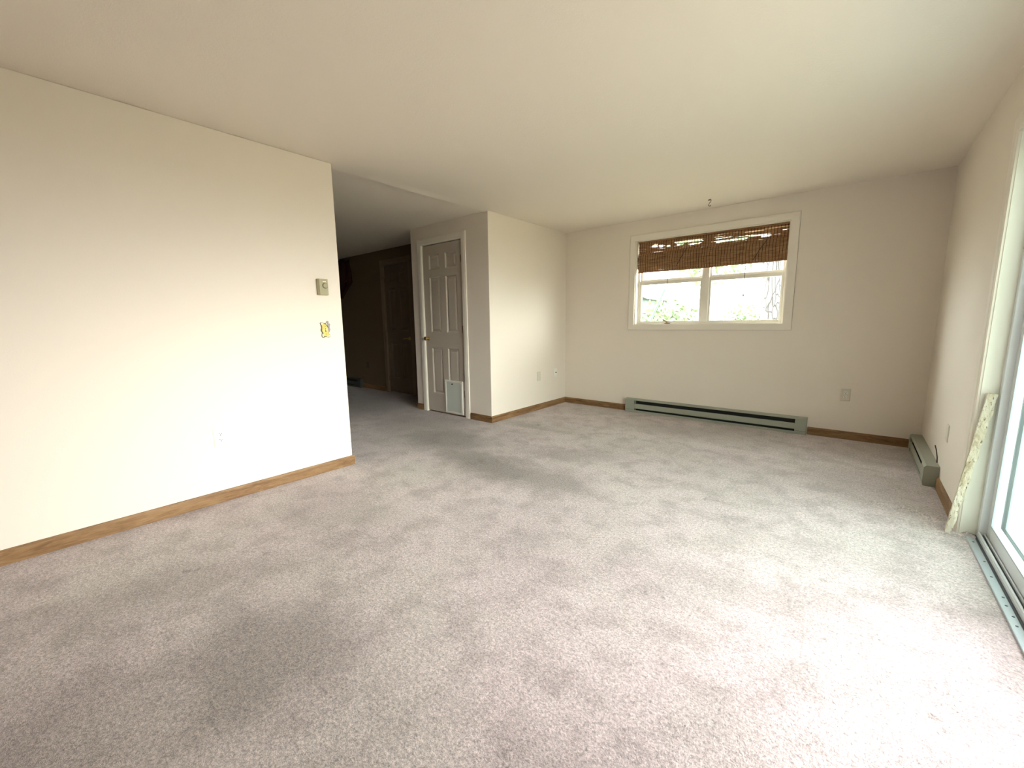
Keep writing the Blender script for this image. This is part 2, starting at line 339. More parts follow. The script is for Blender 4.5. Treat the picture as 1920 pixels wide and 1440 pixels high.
struct(B(L-.13, L, YN, YL, 0, H).build('wall_left', M_wall, bevel=.006), 'cream wall on the left, lit by daylight, ending at the hallway', 'wall')
struct(B(CL-.1, R+WT, D, D+WT, 0, 1.14).box(CL-.1, -2.245, D, D+WT, 1.14, 2.195).box(-.602, R+WT, D, D+WT, 1.14, 2.195).box(CL-.1, R+WT, D, D+WT, 2.195, H).build('wall_far', M_wall), 'cream far wall around the small high window', 'wall')
struct(B(R, R+WT, SY1+.012, D, 0, H).box(R, R+WT, YN, SY0-.012, 0, H).box(R, R+WT, SY0-.012, SY1+.012, SZ1+.012, H).build('wall_right', M_wall), 'cream wall on the right holding the sliding glass door', 'wall')
struct(B(L-.13, R+WT, YN-.15, YN, 0, H).build('wall_near', M_wall), 'cream wall behind the camera', 'wall')
DX0, DX1, DZ = -4.497, -3.728, 2.212
e_ = .005
struct(MB().prism([(DX1, YC), (CX-e_, YC), (CX-e_*.3, YC+e_*.3), (CX, YC+e_), (CX, D), (CX-.11, D), (CX-.11, YC+.11), (DX1, YC+.11)], 0, H, 2).build('wall_closet_side', M_wall), 'bright cream side wall of the closet, between hallway corner and window wall', 'wall')
struct(B(CL, DX0, YC, YC+.11, 0, H).box(DX0, DX1, YC, YC+.11, DZ, H).build('wall_closet_front', M_wall), 'shaded cream closet wall around the white panelled door', 'wall')
struct(B(CL, CL+.11, YC+.11, YH, 0, H).build('wall_closet_end', M_wall), 'end of the closet wall turning into the dark hallway', 'wall')
HX0, HX1, HZ = -6.318, -5.603, 2.195
struct(B(XE, HX0, YH, YH+.12, 0, H).box(HX1, CX-.11, YH, YH+.12, 0, H).box(HX0, HX1, YH, YH+.12, HZ, H).build('wall_hall_far', M_hall), 'far wall of the hallway, coloured darker for shade, with a second door', 'wall')
M_brown = mat('dark_hall_shade_tone', (.06, .04, .025), .6)  # dark tone put on hidden hall walls to keep the hallway dim
struct(B(XE-.12, CX-.11, YH+.12, YH+.2, 0, H).build('wall_hall_light_block', M_brown), 'unseen panel added behind the hallway door to block light leaks', 'wall')  # added out of view, stops light leaking past the hall door
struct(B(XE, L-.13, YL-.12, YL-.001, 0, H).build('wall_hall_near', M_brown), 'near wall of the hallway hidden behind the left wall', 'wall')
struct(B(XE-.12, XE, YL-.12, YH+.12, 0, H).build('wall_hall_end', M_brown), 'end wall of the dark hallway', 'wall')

# oak baseboards with an eased top
BBP = [(0, 0), (BT, 0), (BT, BB*.80), (BT*.72, BB*.90), (BT*.60, BB*.97), (BT*.3, BB), (0, BB)]
def bb_x(name, x0, x1, y, label, sgn=-1):     # runs along x, sticks out towards -y
    o = MB().prism([(y+sgn*p[0], p[1]) for p in BBP], x0, x1, 0).build(name, M_oak); struct(o, label, 'baseboard'); return o
def bb_y(name, x, y0, y1, sgn, label):
    o = MB().prism([(x+sgn*p[0], p[1]) for p in BBP], y0, y1, 1).build(name, M_oak); struct(o, label, 'baseboard'); return o
bb_y('baseboard_left', L, YN, YL+BT, 1, 'oak baseboard along the bright left wall')
bb_y('baseboard_closet_side', CX, YC-BT, D, 1, 'oak baseboard along the closet side wall')
bb_x('baseboard_closet_front', -3.645, CX, YC, 'short dark oak baseboard between closet door and corner')
bb_x('baseboard_closet_left', CL, -4.582, YC, 'short dark oak baseboard left of the closet door')
bb_x('baseboard_far_left', CX+BT, -2.305, D, 'oak baseboard left of the heater under the window')
bb_x('baseboard_far_right', -.310, R, D, 'oak baseboard right of the heater under the window')
bb_y('baseboard_right', R, 3.335, 4.035, -1, 'short oak baseboard between right wall heater and sliding door')
bb_x('baseboard_hall', -7.17, -6.43, YH, 'dark oak baseboard left of the hallway door')
bb_x('baseboard_hall_right', -5.52, CL, YH, 'dark oak baseboard right of the hallway door')

# ------------------------------------------------------------------ panelled doors
def casing_rect(x0, x1, z0, z1, wd, yf, th, parent, name='casing', bottom=False, m=None, axis=1):
    # mitred frame with a stepped profile; (x0..x1, z0..z1) = inner opening, wd = width, sticks out towards -y from yf
    prof = [(0, 0), (0, .55), (.10, .80), (.16, .78), (.20, .95), (.72, 1.0), (.80, .85), (.90, .92), (1, .75), (1, 0)]
    cor = [(x0, z0, -1, -1 if bottom else 0), (x0, z1, -1, 1), (x1, z1, 1, 1), (x1, z0, 1, -1 if bottom else 0)]
    vs = []; fs = []; n = len(prof)
    for (cx, cz, sx, sz) in cor:
        for (u, t) in prof:
            if axis == 1: vs.append((cx+sx*u*wd, yf-t*th, cz+sz*u*wd))
            else: vs.append((yf-t*th, cx+sx*u*wd, cz+sz*u*wd))
    segs = [(0, 1), (1, 2), (2, 3)]+([(3, 0)] if bottom else [])
    for a, b in segs:
        for k in range(n): fs.append((a*n+k, a*n+(k+1) % n, b*n+(k+1) % n, b*n+k))
    if not bottom: fs += [tuple(range(n)), tuple(3*n+k for k in range(n-1, -1, -1))]
    return MB().add(vs, fs).build(name, m or M_trim, parent)
def panel_slab(x0, x1, z0, z1, yf, th, cols, rows, parent, m):
    mb = MB(); xs = sorted([x0, x1]+[v for c in cols for v in c]); zs = sorted([z0, z1]+[v for r in rows for v in r])
    def q(a, b, c, d): mb.add([a, b, c, d], [(0, 1, 2, 3)])
    for i in range(len(xs)-1):
        for j in range(len(zs)-1):
            a, b, c, d = xs[i], xs[i+1], zs[j], zs[j+1]
            if (a, b) in cols and (c, d) in rows:
                rings = [(0, 0), (.003, .002), (.016, .014), (.022, .014), (.042, .005), (.046, .004)]
                for (i0, d0), (i1, d1) in zip(rings[:-1], rings[1:]):
                    o = [(a+i0, yf+d0, c+i0), (b-i0, yf+d0, c+i0), (b-i0, yf+d0, d-i0), (a+i0, yf+d0, d-i0)]
                    n = [(a+i1, yf+d1, c+i1), (b-i1, yf+d1, c+i1), (b-i1, yf+d1, d-i1), (a+i1, yf+d1, d-i1)]
                    for k in range(4): q(o[k], o[(k+1) % 4], n[(k+1) % 4], n[k])
                q(*n)
            else: q((a, yf, c), (b, yf, c), (b, yf, d), (a, yf, d))
    mb.add([(x0, yf, z0), (x1, yf, z0), (x1, yf, z1), (x0, yf, z1), (x0, yf+th, z0), (x1, yf+th, z0), (x1, yf+th, z1), (x0, yf+th, z1)],
           [(4, 7, 6, 5), (0, 4, 5, 1), (1, 5, 6, 2), (2, 6, 7, 3), (3, 7, 4, 0)])
    return mb.build('door_leaf', m, parent)
def hinge(x, y, z, parent, h=.088):
    hb = B(x-.016, x+.004, y-.003, y+.003, z-h/2, z+h/2)
    hb.lathe((x+.004, y-.006, z-h/2), (0, 0, 1), [(0, .006), (h, .006)], 10)
    for k in range(3): hb.lathe((x-.008, y-.004, z-h*.3+k*h*.3), (0, -1, 0), [(0, .003), (.0015, .003)], 8)
    return hb.build('hinge', M_hinge, parent)
def jamb(x0, x1, z1, y0, y1, parent):
    return B(x0-.012, x0, y0, y1, 0, z1+.012).box(x1, x1+.012, y0, y1, 0, z1+.012).box(x0, x1, y0, y1, z1, z1+.012).box(x0, x0+.012, y0+.052, y0+.07, 0, z1).box(x1-.012, x1, y0+.052, y0+.07, 0, z1).build('door_jamb', M_trim, parent)

d1 = empty('door_1', (-4.11, YC, 0)); struct(d1, 'narrow white six-panel closet door with a pet flap', 'door')
def rel(o, r):   # keep world placement when parented to an empty
    o.location = Vector(o.location)-Vector(r.location) if r.rotation_euler.z == 0 else o.location; return o
ox = DX0+.012; o1 = DX1-.012
parts = [casing_rect(ox-.004, o1+.004, 0, DZ-.010, .078, YC, .017, d1), jamb(ox, o1, DZ-.012, YC, YC+.11, d1)]
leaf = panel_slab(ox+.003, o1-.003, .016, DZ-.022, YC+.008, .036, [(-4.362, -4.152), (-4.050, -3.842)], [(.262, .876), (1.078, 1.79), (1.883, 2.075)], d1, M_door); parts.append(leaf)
for z in (1.97, 1.12, .305): parts.append(hinge(-3.742, YC+.004, z, d1))
kn = MB().lathe((-4.425, YC+.006, .997), (0, -1, 0), [(0, .030), (.004, .030), (.008, .024), (.010, .012), (.030, .011), (.036, .020), (.046, .027), (.056, .028), (.064, .022), (.068, .008), (.068, .0)], 28).build('knob', M_brass, d1, smooth=True); parts.append(kn)
x0, x1, z0, z1 = -4.114, -3.782, .026, .462
pf = B(x0, x1, YC-.008, YC+.008, z0, z0+.022).box(x0, x1, YC-.008, YC+.008, z1-.022, z1).box(x0, x0+.022, YC-.008, YC+.008, z0+.022, z1-.022).box(x1-.030, x1, YC-.012, YC+.008, z0+.022, z1-.022).build('pet_door_frame', M_plate, d1, bevel=.003); parts.append(pf)
pf['label'] = 'white plastic pet door frame'
M_flap = mat('greenish_white_flap', (.60, .63, .56), .35)
B(x0+.022, x1-.030, YC-.004, YC+.004, z0+.022, z1-.022).build('flap', M_flap, pf, bevel=.002)
MB().lathe((-3.975, YC-.004, .415), (0, -1, 0), [(0, .009), (.006, .008), (.007, .0)], 12).box(-3.99, -3.96, YC-.010, YC-.004, .411, .416).build('latch', M_hole, pf)
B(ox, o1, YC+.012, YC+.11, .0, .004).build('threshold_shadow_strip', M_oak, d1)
for p in [o for o in col.objects if o.parent is d1]: p.location = Vector(p.location)-d1.location

d2 = empty('door_2', (-5.96, YH, 0)); struct(d2, 'six-panel door in the dark hallway with a brass lever handle', 'door')
ox = HX0+.012; o1 = HX1-.012
casing_rect(ox-.004, o1+.004, 0, HZ-.010, .085, YH, .017, d2, m=M_halltrim); jamb(ox, o1, HZ-.012, YH, YH+.12, d2).data.materials[0] = M_halltrim
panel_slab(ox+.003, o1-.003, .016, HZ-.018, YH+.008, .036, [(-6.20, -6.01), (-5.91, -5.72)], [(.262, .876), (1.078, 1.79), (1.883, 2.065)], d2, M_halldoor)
for z in (1.93, 1.10, .25): hinge(HX0+.016, YH+.004, z, d2)
hs = B(HX0-.045, HX0+.012, YH-.024, YH-.018, 1.975, 1.983).box(HX0+.002, HX0+.01, YH-.024, YH+.004, 1.972, 1.986).build('hinge_pin_stop', M_hinge, d2)
hd = MB().lathe((-5.665, YH+.006, .955), (0, -1, 0), [(0, .030), (.006, .030), (.010, .022), (.012, .010), (.045, .010), (.05, .012), (.05, 0)], 22)
hd.tube([(-5.665, YH-.04, .955), (-5.69, YH-.046, .957), (-5.72, YH-.047, .954), (-5.75, YH-.043, .947), (-5.775, YH-.040, .950)], .009, 10, [1, 1.1, 1, .85, .7])
hd.build('lever_handle', M_brass, d2, smooth=True)
for p in [o for o in col.objects if o.parent is d2]: p.location = Vector(p.location)-d2.location

# ------------------------------------------------------------------ window_1
wd = empty('window_1', (-1.42, D, 1.14)); struct(wd, 'white framed twin window high on the far wall', 'window')
WX0, WX1, WZ0, WZ1 = -2.245, -.602, 1.14, 2.195
# flat casing boards, mitred
flat = []
def flat_casing():
    wdt = .074; th = .016; vs = []; fs = []
    prof = [(0, 0), (0, 1), (.9, 1), (1, .8), (1, 0)]
    cor = [(WX0, WZ0, -1, -1), (WX0, WZ1, -1, 1), (WX1, WZ1, 1, 1), (WX1, WZ0, 1, -1)]; n = len(prof)
    for cx, cz, sx, sz in cor:
        for u, t in prof: vs.append((cx+sx*u*wdt, D-t*th, cz+sz*(u*(wdt if sz > 0 else .064)-.004)))
    for a, b in ((0, 1), (1, 2), (2, 3), (3, 0)):
        for k in range(n): fs.append((a*n+k, a*n+(k+1) % n, b*n+(k+1) % n, b*n+k))
    return MB().add(vs, fs).build('casing', M_trim, wd)
flat_casing()
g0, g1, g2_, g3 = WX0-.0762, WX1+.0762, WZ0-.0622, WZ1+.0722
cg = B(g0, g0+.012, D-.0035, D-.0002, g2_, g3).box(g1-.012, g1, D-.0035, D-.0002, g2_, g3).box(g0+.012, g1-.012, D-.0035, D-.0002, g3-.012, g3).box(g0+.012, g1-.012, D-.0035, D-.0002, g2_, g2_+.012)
cg.build('casing_shadow_line', mat('casing_shadow_tone', (.30, .245, .18), .8), wd)  # dark ring stands in for the shadow line along the casing edge
t_ = .012
B(WX0, WX0+t_, D, D+.085, WZ0, WZ1).box(WX1-t_, WX1, D, D+.085, WZ0, WZ1).box(WX0+t_, WX1-t_, D, D+.085, WZ0, WZ0+t_).box(WX0+t_, WX1-t_, D, D+.085, WZ1-t_, WZ1).build('jamb_liner', M_trim, wd)
a, b, c, d = WX0+t_, WX1-t_, WZ0+t_, WZ1-t_
B(a, a+.022, D+.075, D+.15, c, d).box(b-.022, b, D+.075, D+.15, c, d).box(a+.022, b-.022, D+.075, D+.15, c, c+.022).box(a+.022, b-.022, D+.075, D+.15, d-.022, d).build('window_frame', M_vinyl2, wd, bevel=.002)
B(-1.448, -1.374, D+.070, D+.15, c+.022, d-.022).build('mullion', M_vinyl2, wd, bevel=.003)
def sash(x0, x1, z0, z1, y, st, rb, rt, name='sash'):
    s_ = B(x0, x0+st, y, y+.03, z0, z1).box(x1-st, x1, y, y+.03, z0, z1).box(x0+st, x1-st, y, y+.03, z0, z0+rb).box(x0+st, x1-st, y, y+.03, z1-rt, z1).build(name, M_vinyl2, wd, bevel=.002)
    g_ = B(x0+st, x1-st, y+.012, y+.016, z0+rb, z1-rt).build('pane', M_glass, s_)
    return s_
for (x0, x1, zr) in ((a+.022, -1.448, 1.70), (-1.374, b-.022, 1.70)):
    sash(x0+.001, x1-.001, zr-.035, d-.022, D+.115, .018, .05, .02, 'upper_sash'); lo = sash(x0+.001, x1-.001, c+.022, zr-.008, D+.082, .022, .016, .042, 'lower_sash')
    xm = (x0+x1)/2
lt = MB().lathe((-1.845, D+.070, 1.160), (0, 0, 1), [(0, .016), (.006, .016), (.012, .009), (.024, .007)], 12).tube([(-1.845, D+.070, 1.182), (-1.868, D+.060, 1.196), (-1.890, D+.052, 1.208)], .007, 8).box(-1.87, -1.805, D+.058, D+.080, 1.156, 1.163)
lt.build('latch', M_hinge, wd)
for p in [o for o in col.objects if o.parent is wd]: p.location = Vector(p.location)-wd.location

# ------------------------------------------------------------------ bamboo shades
def shade(x0, x1, holes, label, cord, pull, seed, sag):
    rnd = random.Random(seed); root = empty('bamboo_shade', ((x0+x1)/2, D+.05, 2.18)); tag(root, label, 'window shade', 'woven bamboo shades in the window')
    org = (0, 0, 0)
    def profA(t):   # t 0..1 down the back panel
        z = 2.178-t*.33; return (D+.056-.004*math.sin(t*9), z)
    zb = 1.800
    def profB(t):   # front fold, bellied out and gathered into three loops
        z = 2.036-t*(2.036-zb); return (D+.040-.020*math.sin(min(1, t*1.15)*math.pi)**.6-.004*abs(math.sin(t*9.4)), z)
    def reeds(prof, n, ht, holes_, hem):
        mb = MB()
        for k in range(n):
            t = (k+.5)/n; y, z = prof(t); l = x0+(rnd.uniform(0, .007)+(.012 if (int(t*5+seed) % 2) else 0)*hem if x0 < -2 else rnd.uniform(0, .0015)); r = x1-rnd.uniform(0, .0015)
            cuts = [(l, r)]
            for (ha, hb, hz0, hz1) in holes_:
                if hz0 < z < hz1:
                    jt = min(.05, .28*(hb-ha)); ja, jb = ha+rnd.uniform(-jt, jt), hb+rnd.uniform(-jt, jt); nc = []
                    for (p, q) in cuts:
                        if jb <= p or ja >= q: nc.append((p, q)); continue
                        if ja > p: nc.append((p, ja))
                        if jb < q: nc.append((jb, q))
                    cuts = nc
            dy = rnd.uniform(-.0008, .0008)
            for (p, q) in cuts:
                if q-p < .004: continue
                m_ = max(1, int((q-p)/.12)); h = ht*rnd.uniform(.9, 1.15)/2
                ph = rnd.uniform(0, 6)
                pts = []
                for i in range(m_+1):
                    x = p+(q-p)*i/m_; zz = z+.0012*math.sin(x*11+ph)+sag(x)
                    pts += [(x, y+dy-.0012, zz), (x, y+dy, zz+h), (x, y+dy+.0012, zz), (x, y+dy, zz-h)]
                fs = [tuple([0, 1, 2, 3]), tuple([m_*4+3, m_*4+2, m_*4+1, m_*4])]
                for i in range(m_):
                    for e in range(4): fs.append((i*4+e, i*4+(e+1) % 4, i*4+4+(e+1) % 4, i*4+4+e))
                mb.add(pts, fs)
        return mb
    B(x0+.004, x1-.004, D+.034, D+.070, 2.168, 2.183).build('headrail', M_reed, root)
    back = reeds(profA, 84, .0052, holes, 0).build('back_panel', M_reed, root)
    front = reeds(profB, 62, .0056, [], 1).build('front_fold', M_reed, root)
    hem = reeds(lambda t: (D+.034-.004*t, zb+.004-t*.006), 3, .006, [], 0).build('hem', M_reed, root)
    def threads(prof, off):
        mb = MB(); n = int((x1-x0)/.031)
        for i in range(n+1):
            x = x0+.012+(x1-x0-.024)*i/n+rnd.uniform(-.002, .002)
            mb.tube([(x+.002*math.sin(t*7+i), prof(t)[0]-off, prof(t)[1]+sag(x)) for t in np.linspace(0, 1, 12)], .0022, 4)
        return mb
    threads(profA, .0026).build('stitching', M_thread, back); threads(profB, .0026).build('stitching', M_thread, front)
    (cx0, cz0), (cx1, cz1) = cord
    MB().tube([(cx0, D+.012, cz0), ((cx0+cx1)/2-.004, D+.008, (cz0+cz1)/2), (cx1, D+.014, cz1)], .0032, 6).build('lift_cord', M_cord, root)
    (px, pz0, pz1, knob) = pull
    MB().tube([(px, D+.036, 1.80), (px+.001, D+.034, pz0), (px-.001, D+.033, pz1)], .0028, 6).build('pull_cord', M_cord, root)
    if knob: MB().lathe((px-.001, D+.033, pz1-.024), (0, 0, 1), [(0, .003), (.003, .0075), (.012, .007), (.022, .003), (.026, .002)], 12).build('cord_knob', M_cord, root, smooth=True)
    for p in [o for o in col.objects if o.parent is root]: p.location = -root.location
    return root
shade(-2.229, -1.414, [(-2.05, -2.0, 2.098, 2.142), (-1.97, -1.93, 2.092, 2.12), (-1.88, -1.84, 2.092, 2.108), (-1.77, -1.47, 2.112, 2.140), (-1.74, -1.68, 2.088, 2.104), (-1.60, -1.50, 2.080, 2.096)],
      'left woven bamboo shade, folded up, torn holes near its middle', ((-1.623, 2.042), (-1.736, 1.848)), (-1.845, 1.70, 1.555, False), 3, lambda x: .010*(-(x+1.83)/.4)*(-1) if False else -.008*(x+2.23)/.8+.004)
shade(-1.4125, -.618, [(-1.345, -1.20, 2.146, 2.154), (-1.345, -1.17, 2.104, 2.112), (-1.345, -1.24, 2.126, 2.132), (-1.345, -1.02, 2.064, 2.082), (-1.14, -1.08, 2.146, 2.154), (-1.10, -.98, 2.094, 2.104), (-1.02, -.80, 2.126, 2.142), (-1.0, -.80, 2.082, 2.094), (-.86, -.79, 2.062, 2.084), (-.80, -.61, 2.140, 2.146), (-.76, -.68, 2.07, 2.074), (-.68, -.61, 2.108, 2.112)],
      'right woven bamboo shade, folded up, long slits near its top', ((-.806, 2.03), (-.927, 1.831)), (-1.0, 1.70, 1.475, True), 8, lambda x: .006*(x+1.42)/.8-.002)

# ------------------------------------------------------------------ sliding door
d3 = empty('door_3', (.60, 2.24, 0)); struct(d3, 'sliding glass door in a pale vinyl frame at the right edge', 'door')
casing_rect(SY0-.004, SY1+.004, 0, SZ1+.004, .080, R, .017, d3, axis=0)
B(R, .68, SY1-.0, SY1+.012, 0, SZ1).box(R, .68, SY0-.012, SY0, 0, SZ1).box(R, .68, SY0, SY1, SZ1, SZ1+.012).build('jamb_liner', M_jamb, d3)
fx0, fx1 = .598, .70
B(fx0, fx1, SY1-.036, SY1, .03, SZ1).box(fx0, fx1, SY0, SY0+.036, .03, SZ1).box(fx0, fx1, SY0+.036, SY1-.036, SZ1-.04, SZ1).build('door_frame', M_vinyl, d3, bevel=.003)
B(.598, .70, SY0, SY1, .0, .030).box(.598, .606, SY0, SY1, .030, .044).box(.618, .624, SY0, SY1, .030, .042).box(.669, .673, SY0, SY1, .030, .045).build('sill_track', M_vinyl, d3, bevel=.0015)
fp = B(.556, .598, SY0, SY1, -.002, .010)
fp.build('sill_plate', M_alu, d3, bevel=.002)
gk = B(.6065, .6175, SY0+.04, SY1-.04, .030, .0315).box(.588, .5975, SY0, SY1, .010, .0125).build('track_groove', M_gasket, d3)
def gpanel(y0, y1, xa, xb, name):
    st = .066; zt = SZ1-.042; z0 = .034
    p = B(xa, xb, y0, y0+st, z0, zt).box(xa, xb, y1-st, y1, z0, zt).box(xa, xb, y0+st, y1-st, z0, z0+.082).box(xa, xb, y0+st, y1-st, zt-.07, zt).build(name, M_vinyl, d3, bevel=.004)
    B((xa+xb)/2-.002, (xa+xb)/2+.002, y0+st, y1-st, z0+.082, zt-.07).build('pane', M_glassd, p)
    gb = B(xa-.002, xa+.003, y0+st-.008, y0+st, z0+.074, zt-.062).box(xa-.002, xa+.003, y1-st, y1-st+.008, z0+.074, zt-.062).box(xa-.002, xa+.003, y0+st, y1-st, z0+.074, z0+.082).box(xa-.002, xa+.003, y0+st, y1-st, zt-.07, zt-.062).build('glazing_bead', M_alu, p)
gpanel(2.215, SY1-.036, .628, .660, 'fixed_panel'); gpanel(2.235, SY1-.04, .676, .698, 'sliding_panel')
for k, y in enumerate((3.13, 2.90, 2.74, 2.56, 2.49, 2.41, 2.34)):
    MB().lathe((.574+.004*(k % 2), y, .010), (0, 0, 1), [(0, .005), (.0015, .0045), (.002, 0)], 8).build('screw', M_screw, d3)
for p in [o for o in col.objects if o.parent is d3]: p.location = Vector(p.location)-d3.location

# ------------------------------------------------------------------ wall plates (built facing -y, then turned)
def turned(root, rz): root.rotation_euler = (0, 0, rz); return root
def plate_shape(w_, h_, m, parent):
    e = .006
    vs = [(-w_/2, 0, -h_/2), (w_/2, 0, -h_/2), (w_/2, 0, h_/2), (-w_/2, 0, h_/2), (-w_/2, -.002, -h_/2), (w_/2, -.002, -h_/2), (w_/2, -.002, h_/2), (-w_/2, -.002, h_/2),
          (-w_/2+e, -.006, -h_/2+e), (w_/2-e, -.006, -h_/2+e), (w_/2-e, -.006, h_/2-e), (-w_/2+e, -.006, h_/2-e)]
    fs = [(0, 3, 2, 1), (8, 9, 10, 11)]+[(k, (k+1) % 4, 4+(k+1) % 4, 4+k) for k in range(4)]+[(4+k, 4+(k+1) % 4, 8+(k+1) % 4, 8+k) for k in range(4)]
    return MB().add(vs, fs).build('cover_plate', m, parent)
def outlet(loc, rz, label, w_=.078, h_=.122, m=None, name='wall_outlet', face=None):
    r = turned(empty(name, loc), rz); tag(r, label, 'outlet'); plate_shape(w_, h_, m or M_plate, r)
    for s in (1, -1):
        cz = s*.0205; pts = []
        for k in range(28):
            a = 2*math.pi*k/28; pts.append((max(-.0150, min(.0150, .0180*math.cos(a))), cz+max(-.0135, min(.0135, .0165*math.sin(a)))))
        rc = MB().prism(pts, -.009, -.0055, 1).build('receptacle', face or M_recept, r)
        B(-.0078, -.0052, -.0096, -.0089, cz-.001, cz+.008).box(.0052, .0078, -.0096, -.0089, cz-.001, cz+.006).lathe((0, -.0089, cz-.007), (0, -1, 0), [(0, .0030), (.0007, .0030)], 10).build('slots', M_hole, rc)
    MB().lathe((0, -.006, 0), (0, -1, 0), [(0, .0028), (.0012, .0024)], 8).build('screw', M_almond, r)
    return r
PI = math.pi
outlet((L, .810, .454), PI/2, 'white duplex outlet on the bright left wall above the baseboard', .080, .126)
outlet((-.031, D, .446), 0, 'beige duplex outlet on the far wall right of the window', .078, .122, M_almond)
o_ = turned(empty('wall_outlet', (CX, 4.922, .472)), PI/2); tag(o_, 'small white jack plate nearest the corner on the closet side wall', 'outlet')
plate_shape(.078, .118, M_plate, o_); MB().lathe((.006, -.006, .004), (0, -1, 0), [(0, .009), (.005, .008), (.006, .004), (.012, .004)], 12).build('jack', M_hole, o_)
B(.0, .012, -.0085, -.006, -.044, -.036).build('screw', M_almond, o_)
o_ = turned(empty('wall_plate', (CX, 4.522, .465)), PI/2); tag(o_, 'blank greyish cover plate left of the jack plate', 'wall plate')
plate_shape(.080, .122, M_almond, o_)
for s in (1, -1): MB().lathe((0, -.006, s*.035), (0, -1, 0), [(0, .003), (.0012, .0025)], 8).build('screw', M_recept, o_)
o_ = turned(empty('wall_plate', (R, 3.955, .418)), -PI/2); tag(o_, 'blank cream cover plate on the right wall above the heater', 'wall plate')
plate_shape(.078, .118, M_almond, o_)
for s in (1, -1): MB().lathe((0, -.006, s*.035), (0, -1, 0), [(0, .003), (.0012, .0025)], 8).build('screw', M_recept, o_)
outlet((-6.99, YH, .445), 0, 'dark outlet on the hallway wall left of the hallway door', .075, .12, mat('brown_plastic', (.09, .06, .035), .5), face=mat('brown_outlet_face', (.07, .045, .025), .4))

# thermostat
th = turned(empty('thermostat', (L, 1.588, 1.489)), PI/2); tag(th, 'beige wall thermostat with a round dial near the hallway edge', 'thermostat')
MB().prism([(-.041, 0), (.041, 0), (.041, -.012), (.037, -.034), (-.030, -.034), (-.041, -.022)], -.061, .061, 2).build('housing', M_therm, th, bevel=.002)
MB().lathe((.012, -.033, .010), (0, -1, 0), [(0, .019), (.002, .0195), (.010, .017), (.011, .0)], 28).build('dial', M_thermd, th)
MB().lathe((.012, -.0335, .010), (0, -1, 0), [(0, .0225), (.0012, .0225)], 28).build('dial_ring', M_outl, th)
B(-.004, .022, -.0352, -.0338, .037, .043).build('label_strip', M_plate, th)

# yellow switch cover shaped like a wedge of cheese with a small grey mouse
sw = turned(empty('light_switch', (L, 1.588, 1.160)), PI/2); tag(sw, 'yellow cheese-shaped light switch cover with a small grey mouse', 'light switch')
def px(u, v): return ((u-560)/320*.0355, -(v-700)/360*.0445)   # outline measured on the plate itself
O = [(215, 300), (260, 255), (430, 262), (500, 300), (640, 300), (700, 420), (770, 560), (850, 640), (860, 780), (800, 900), (830, 1000), (915, 1100), (900, 1190), (800, 1215), (640, 1195), (540, 1180), (400, 1225), (310, 1200), (280, 1080), (330, 900), (255, 800), (250, 700), (300, 600), (275, 450)]
MB().prism([px(*p) for p in O], 0, -.006, 1).build('backing', M_outl, sw)
I = [(340, 360), (560, 350), (640, 430), (730, 560), (770, 640), (790, 800), (770, 900), (800, 1000), (760, 1120), (600, 1130), (430, 1130), (390, 1050), (400, 900), (330, 800), (330, 680), (350, 560)]
MB().prism([px(*p) for p in I], -.006, -.009, 1).build('cheese_face', M_cheese, sw)
for poly in ([(250, 300), (420, 290), (480, 345), (350, 350), (320, 430), (290, 380)], [(330, 960), (380, 1000), (410, 1170), (340, 1180), (310, 1100)], [(810, 1030), (890, 1110), (870, 1180), (640, 1175), (600, 1140), (760, 1130)], [(620, 330), (700, 310), (730, 400), (690, 420)]):
    MB().prism([px(*p) for p in poly], -.006, -.0085, 1).build('cream_corner', M_cream, sw)
for u, v in ((570, 495), (600, 1000)): 
    q = px(u, v); MB().lathe((q[0], -.009, q[1]), (0, -1, 0), [(0, .003), (.0012, .0026)], 8).build('screw', M_outl, sw)
q = px(575, 740); B(q[0]-.0045, q[0]+.0045, -.0096, -.009, q[1]-.013, q[1]+.013).build('toggle_slot', M_outl, sw)
B(q[0]-.0032, q[0]+.0032, -.018, -.009, q[1]-.003, q[1]+.007).build('toggle', M_cream, sw, bevel=.001)
mo = MB(); q = px(770, 240)
mo.lathe((q[0], -.004, q[1]), (0, -1, 0), [(0, .0095), (.004, .009), (.007, .004), (.008, 0)], 14)
for poly in ([(740, 310), (880, 320), (950, 380), (900, 470), (880, 640), (930, 680), (880, 760), (880, 820), (800, 900), (770, 760), (730, 640), (800, 600), (760, 500), (700, 420)],): mo.prism([px(*p) for p in poly], 0, -.010, 1)
mo.tube([(px(880, 690)[0], -.008, px(880, 690)[1]), (px(930, 700)[0], -.008, px(930, 700)[1]), (px(900, 650)[0], -.008, px(900, 650)[1])], .0012, 6)
mo.build('mouse', M_mouse, sw)

